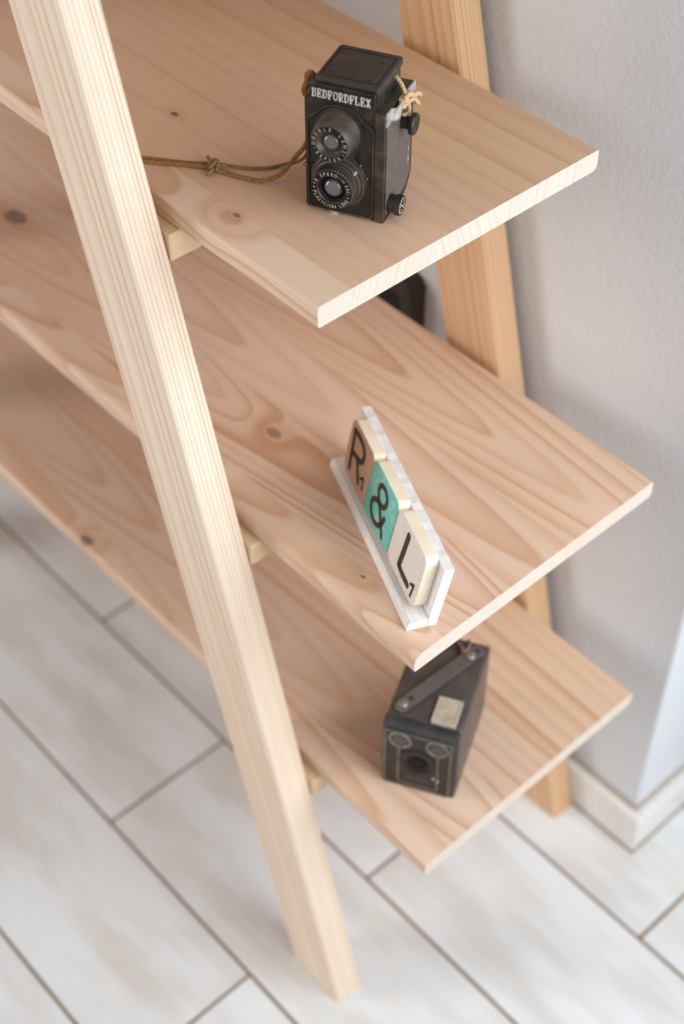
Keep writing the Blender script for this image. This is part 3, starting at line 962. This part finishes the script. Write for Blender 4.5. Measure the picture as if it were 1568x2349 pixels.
for cx, cz, rr in ((0.0192, 0.0260, 0.0016), (0.0150, 0.0285, 0.0014)):
    bm = lathe(new(), [(rr, 0.0), (rr, 0.0030), (rr*0.6, 0.0042), (0.0001, 0.0044)], (cx, 0, cz), 'y', 18)
    link('shutter_pin', bm, M_rivet, BOX, smooth=True)
bm = new()
tube(bm, [Vector((-0.0365, 0.003, 0.0390)), Vector((-0.0405, 0.0025, 0.0388))], 0.0007, 8)
lathe(bm, [(0.0002, -0.0017), (0.0013, -0.0010), (0.0017, 0.0), (0.0013, 0.0010), (0.0002, 0.0017)], (-0.0412, 0.0025, 0.0388), 'x', 14)
link('side_pin', bm, M_rivet, BOX, smooth=True)
# viewfinder window on the top
bm = frame(new(), rrect(0.0065, 0.0300, 0.0080, 0.0385, 0.0010, 2), rrect(0.0082, 0.0283, 0.0097, 0.0368, 0.0008, 2), HB-0.0012, HB+0.0030, 'z')
wn = link('finder_window', bm, flat('pale_metal_rim', (206, 200, 186), 0.35, 0.6, 0.1, 300, 0.6, (172, 140, 108)), BOX)
bm = box(new(), 0.0080, 0.0285, 0.0095, 0.0370, HB-0.0012, HB+0.0022, 0.0006, 1)
link('pane', bm, flat('milky_pane', (188, 178, 160), 0.18, 0.7, 0, 50, 0.7, (160, 138, 112)), wn)
# strap handle across the lid, held by two studs
a0, a1 = Vector((-0.0245, 0.0160)), Vector((0.0268, 0.1035))
d = (a1-a0).normalized(); n_ = Vector((-d.y, d.x))
bm = new()
outl = []
hw = 0.0072
for k in range(9):
    t = -PI/2+PI*k/8
    outl.append(a1+d*0.0045*math.cos(t)+n_*hw*math.sin(t))
for k in range(9):
    t = PI/2+PI*k/8
    outl.append(a0+d*0.0065*math.cos(t)+n_*hw*math.sin(t))
prism(bm, [(p.x, p.y) for p in outl], HB+0.0008, HB+0.0034, 'z', 0.0008, 2)
hd = link('carry_strap', bm, M_strap, BOX, smooth=True, angle=35)
bm = new()
inn = []
prism(bm, [((p-(a0+a1)/2)*0.93+(a0+a1)/2).to_tuple() for p in outl], HB+0.0032, HB+0.0036, 'z')
link('strap_face', bm, M_strap, hd)
for (px, py), rr in (((-0.0235, 0.0190), 0.0046), ((0.0214, 0.0938), 0.0050)):
    bm = lathe(new(), [(rr, 0.0), (rr, 0.0008), (rr*0.8, 0.0018), (rr*0.4, 0.0021), (rr*0.2, 0.0019), (0.0001, 0.0018)], (px, py, HB+0.0035), 'z', 28)
    link('stud', bm, M_rivet, hd, smooth=True)
for px, py in ((-0.0183, 0.0270), (0.0266, 0.1013)):
    bm = lathe(new(), [(0.0019, 0.0), (0.0019, 0.0003), (0.0001, 0.0003)], (px, py, HB+0.0035), 'z', 16)
    link('slot', bm, M_dark, hd)
bm = new()
tube(bm, catmull([(0.0060, 0.1060, HB+0.003), (0.0110, 0.1005, HB+0.0045), (0.0135, 0.0955, HB+0.0050), (0.0170, 0.0985, HB+0.0055), (0.0175, 0.1060, HB+0.0050), (0.0150, 0.1115, HB+0.003)], 8), 0.0018, 10)
link('loop', bm, flat('brown_cord', (138, 112, 98), 0.8, 0.2, 0, 300, 0.5, (104, 82, 70)), BOX, smooth=True)

# ------------------------------------------------------------------ letter sign
SG = empty('letter_sign', (-0.0052, 0.0553, 0.6249), math.radians(-23.89))
tag(SG, 'white-washed wooden rack holding three letter tiles reading R & L, on the middle shelf', 'sign')

def whitewash():
    n = NT('whitewashed_wood')
    co = n.coord()
    g = n.noise(n.vmul(co, (60, 700, 260)), 1.0, 3.0, 0.6)
    b = n.noise(co, 160, 4.0, 0.7)
    c = n.mix(n.smooth(g, 0.35, 0.7), lin(240, 238, 237), lin(228, 222, 219))
    c = n.mix(n.smooth(b, 0.68, 0.76, 0, 0.6), c, lin(160, 132, 112))
    n.bump(n.math('ADD', g, b), 0.35, 0.0008)
    return n.out(c, 0.6, 0.3)
M_ww = whitewash()
XE = 0.1018
K = 0.1944
def by(z):
    return 0.0198+(z-0.0111)*K
bm = new()
pts = [(by(0.0098), 0.0098), (by(0.0646), 0.0646), (0.0392, 0.0632), (0.0262, 0.0)]
pts = [(0.0185, 0.0)]+pts
nx = 26
rows = []
for i in range(nx+1):
    x = -XE+2*XE*i/nx
    row = []
    for j, (y, z) in enumerate(pts):
        jit = 0.0004*math.sin(i*2.3+j) if (j in (2, 3) and 0 < i < nx) else 0
        row.append(bm.verts.new((x, y+jit*0.3, z+jit)))
    rows.append(row)
for a, b in zip(rows, rows[1:]):
    for j in range(len(pts)):
        k2 = (j+1) % len(pts)
        bm.faces.new((a[j], a[k2], b[k2], b[j]))
bm.faces.new(rows[0]); bm.faces.new(rows[-1])
link('back_board', bm, M_ww, SG)
bm = prism(new(), [(0.0, 0.0), (-0.0002, 0.0040), (0.0014, 0.0080), (0.0040, 0.0098), (0.0062, 0.0092), (0.0192, 0.0094), (0.0186, 0.0)], -XE, XE, 'x', 0.0004, 1)
link('ledge', bm, M_ww, SG)

M_tileside = flat('cream_tile_side', (244, 230, 208), 0.5, 0.4, 0, 60, 0.5, (234, 214, 184), 0.2, 500)
def tile_face(name, base, blotch, scale, lo, hi, amt, blotch2=None):
    n = NT(name)
    co = n.coord()
    f = n.noise(n.vmul(co, (1, 1, 1.0)), scale, 5.0, 0.7)
    big = n.noise(co, 38, 2.0)
    c = n.mix(n.math('MULTIPLY', n.smooth(f, lo, hi), n.smooth(big, 0.40, 0.60, 0, amt)), lin(*base), lin(*blotch))
    if blotch2:
        g = n.noise(n.vmul(co, (1, 1, 1), (0.7, 0.3, 0.2)), scale*0.8, 4.0, 0.7)
        c = n.mix(n.smooth(g, 0.64, 0.70, 0, 0.6), c, lin(*blotch2))
    return n.out(c, 0.55, 0.35)
TILES = [
    ('R', -0.0888, -0.0338, tile_face('terracotta_tile', (208, 162, 136), (220, 198, 190), 220, 0.55, 0.65, 0.7), 'terracotta letter tile'),
    ('&', -0.0334, 0.0268, tile_face('turquoise_tile', (106, 196, 182), (206, 208, 196), 420, 0.50, 0.56, 0.95, (150, 140, 112)), 'turquoise letter tile'),
    ('L', 0.0287, 0.0915, tile_face('white_tile', (232, 222, 215), (206, 178, 156), 260, 0.52, 0.66, 0.8), 'off-white letter tile')]
M_ink = flat('black_brown_ink', (44, 36, 32), 0.5, 0.4, 0, 300, 0.3, (60, 50, 44))
TT = 0.0116
tilt = math.atan(K)
# frame on the board: u along X, v up the slope, h out of the board
ev = Vector((0, math.sin(tilt), math.cos(tilt)))
eh = Vector((0, -math.cos(tilt), math.sin(tilt)))
org = Vector((0, by(0.0111), 0.0111))
def b3(u, v, h):
    p = org+ev*v+eh*h
    return (u, p.y, p.z)
def vz(z):
    """height on the tile faces -> distance up the slope"""
    return (z-0.0111-eh.z*TT)/ev.z
def up_prism(bm, outline, h0, h1, bev=0.0):
    A = [bm.verts.new(b3(u, v, h0)) for u, v in outline]
    B = [bm.verts.new(b3(u, v, h1)) for u, v in outline]
    f0 = bm.faces.new(A); f1 = bm.faces.new(B[::-1])
    k = len(outline)
    for i in range(k):
        bm.faces.new((A[i], B[i], B[(i+1) % k], A[(i+1) % k]))
    if bev:
        bmesh.ops.bevel(bm, geom=list(f1.edges), offset=bev, segments=2, profile=0.5, affect='EDGES')
STROKES = {
    'R': ([[(-0.0806, 0.0596), (-0.0787, 0.0462), (-0.0759, 0.0208)],
           [(-0.0803, 0.0593), (-0.0694, 0.0605), (-0.0594, 0.0594), (-0.0537, 0.0546), (-0.0532, 0.0476), (-0.0583, 0.0421), (-0.0651, 0.0408), (-0.0770, 0.0381)],
           [(-0.0645, 0.0407), (-0.0594, 0.0325), (-0.0531, 0.0226)]], 0.0056,
          [[(-0.0502, 0.0298), (-0.0450, 0.0343)], [(-0.0449, 0.0343), (-0.0430, 0.0228)]]),
    '&': ([[(0.0118, 0.0187), (0.0046, 0.0278), (-0.0025, 0.0368), (-0.0099, 0.0447), (-0.0129, 0.0512), (-0.0103, 0.0576), (-0.0019, 0.0596), (0.0046, 0.0561), (0.0056, 0.0491), (0.0006, 0.0427), (-0.0085, 0.0414), (-0.0163, 0.0374), (-0.0201, 0.0309), (-0.0171, 0.0229), (-0.0093, 0.0194), (-0.0009, 0.0210), (0.0056, 0.0278), (0.0086, 0.0367)]], 0.0052, []),
    'L': ([[(0.0546, 0.0610), (0.0534, 0.0436), (0.0518, 0.0258)], [(0.0518, 0.0254), (0.0607, 0.0240), (0.0731, 0.0236)]], 0.0068,
          [[(0.0778, 0.0292), (0.0834, 0.0332)], [(0.0834, 0.0332), (0.0819, 0.0197)]])}
for nm, u0, u1, mf, lb in TILES:
    v0, v1 = 0.0000, 0.0568
    if nm == 'R':
        v1 = 0.0560
    outline = rrect(u0, u1, v0, v1, 0.0075, 6)
    bm = new()
    up_prism(bm, outline, 0.0002, TT-0.0006, 0.0)
    t = link('letter_tile', bm, M_tileside, SG, smooth=True, angle=40)
    t['label'] = lb
    bm = new()
    up_prism(bm, rrect(u0+0.0001, u1-0.0001, v0+0.0001, v1-0.0001, 0.0074, 6), TT-0.0006, TT, 0.0004)
    link('tile_face', bm, mf, t, smooth=True, angle=30)
    big, wdt, small = STROKES[nm]
    bm = new()
    for st in big:
        cm = catmull([(p[0], vz(p[1]), 0) for p in st], 6)
        ribbon(bm, [(p.x, p.y) for p in cm], wdt, TT+0.0, 0.00025, b3, True, 8)
    link('letter', bm, M_ink, t)
    if small:
        bm = new()
        for st in small:
            ribbon(bm, [(p[0], vz(p[1])) for p in st], 0.0029, TT+0.0, 0.00025, b3, True, 6)
        link('number', bm, M_ink, t)

# ------------------------------------------------------------------ dark box on the wall behind the middle shelf
M_dk = flat('dark_brown_leather', (62, 48, 40), 0.5, 0.4, 0, 40, 0.6, (44, 35, 31), 0.2, 300)
HB_ = empty('wall_case', (-0.335, 0.354, 0.545))
tag(HB_, 'dark brown case on the wall, half hidden behind the middle shelf', 'case')
bm = prism(new(), rrect(-0.095, 0.098, -0.075, 0.083, 0.012, 5), -0.022, 0.0018, 'y', 0.004, 3)
hb = link('case_body', bm, M_dk, HB_, smooth=True, angle=35)
bm = prism(new(), rrect(0.055, 0.083, -0.062, 0.062, 0.005, 4), -0.0235, -0.020, 'y', 0.0008, 1)
link('case_panel', bm, flat('black_panel', (30, 26, 26), 0.6, 0.3, 0, 40, 0.4, (38, 33, 31)), HB_)
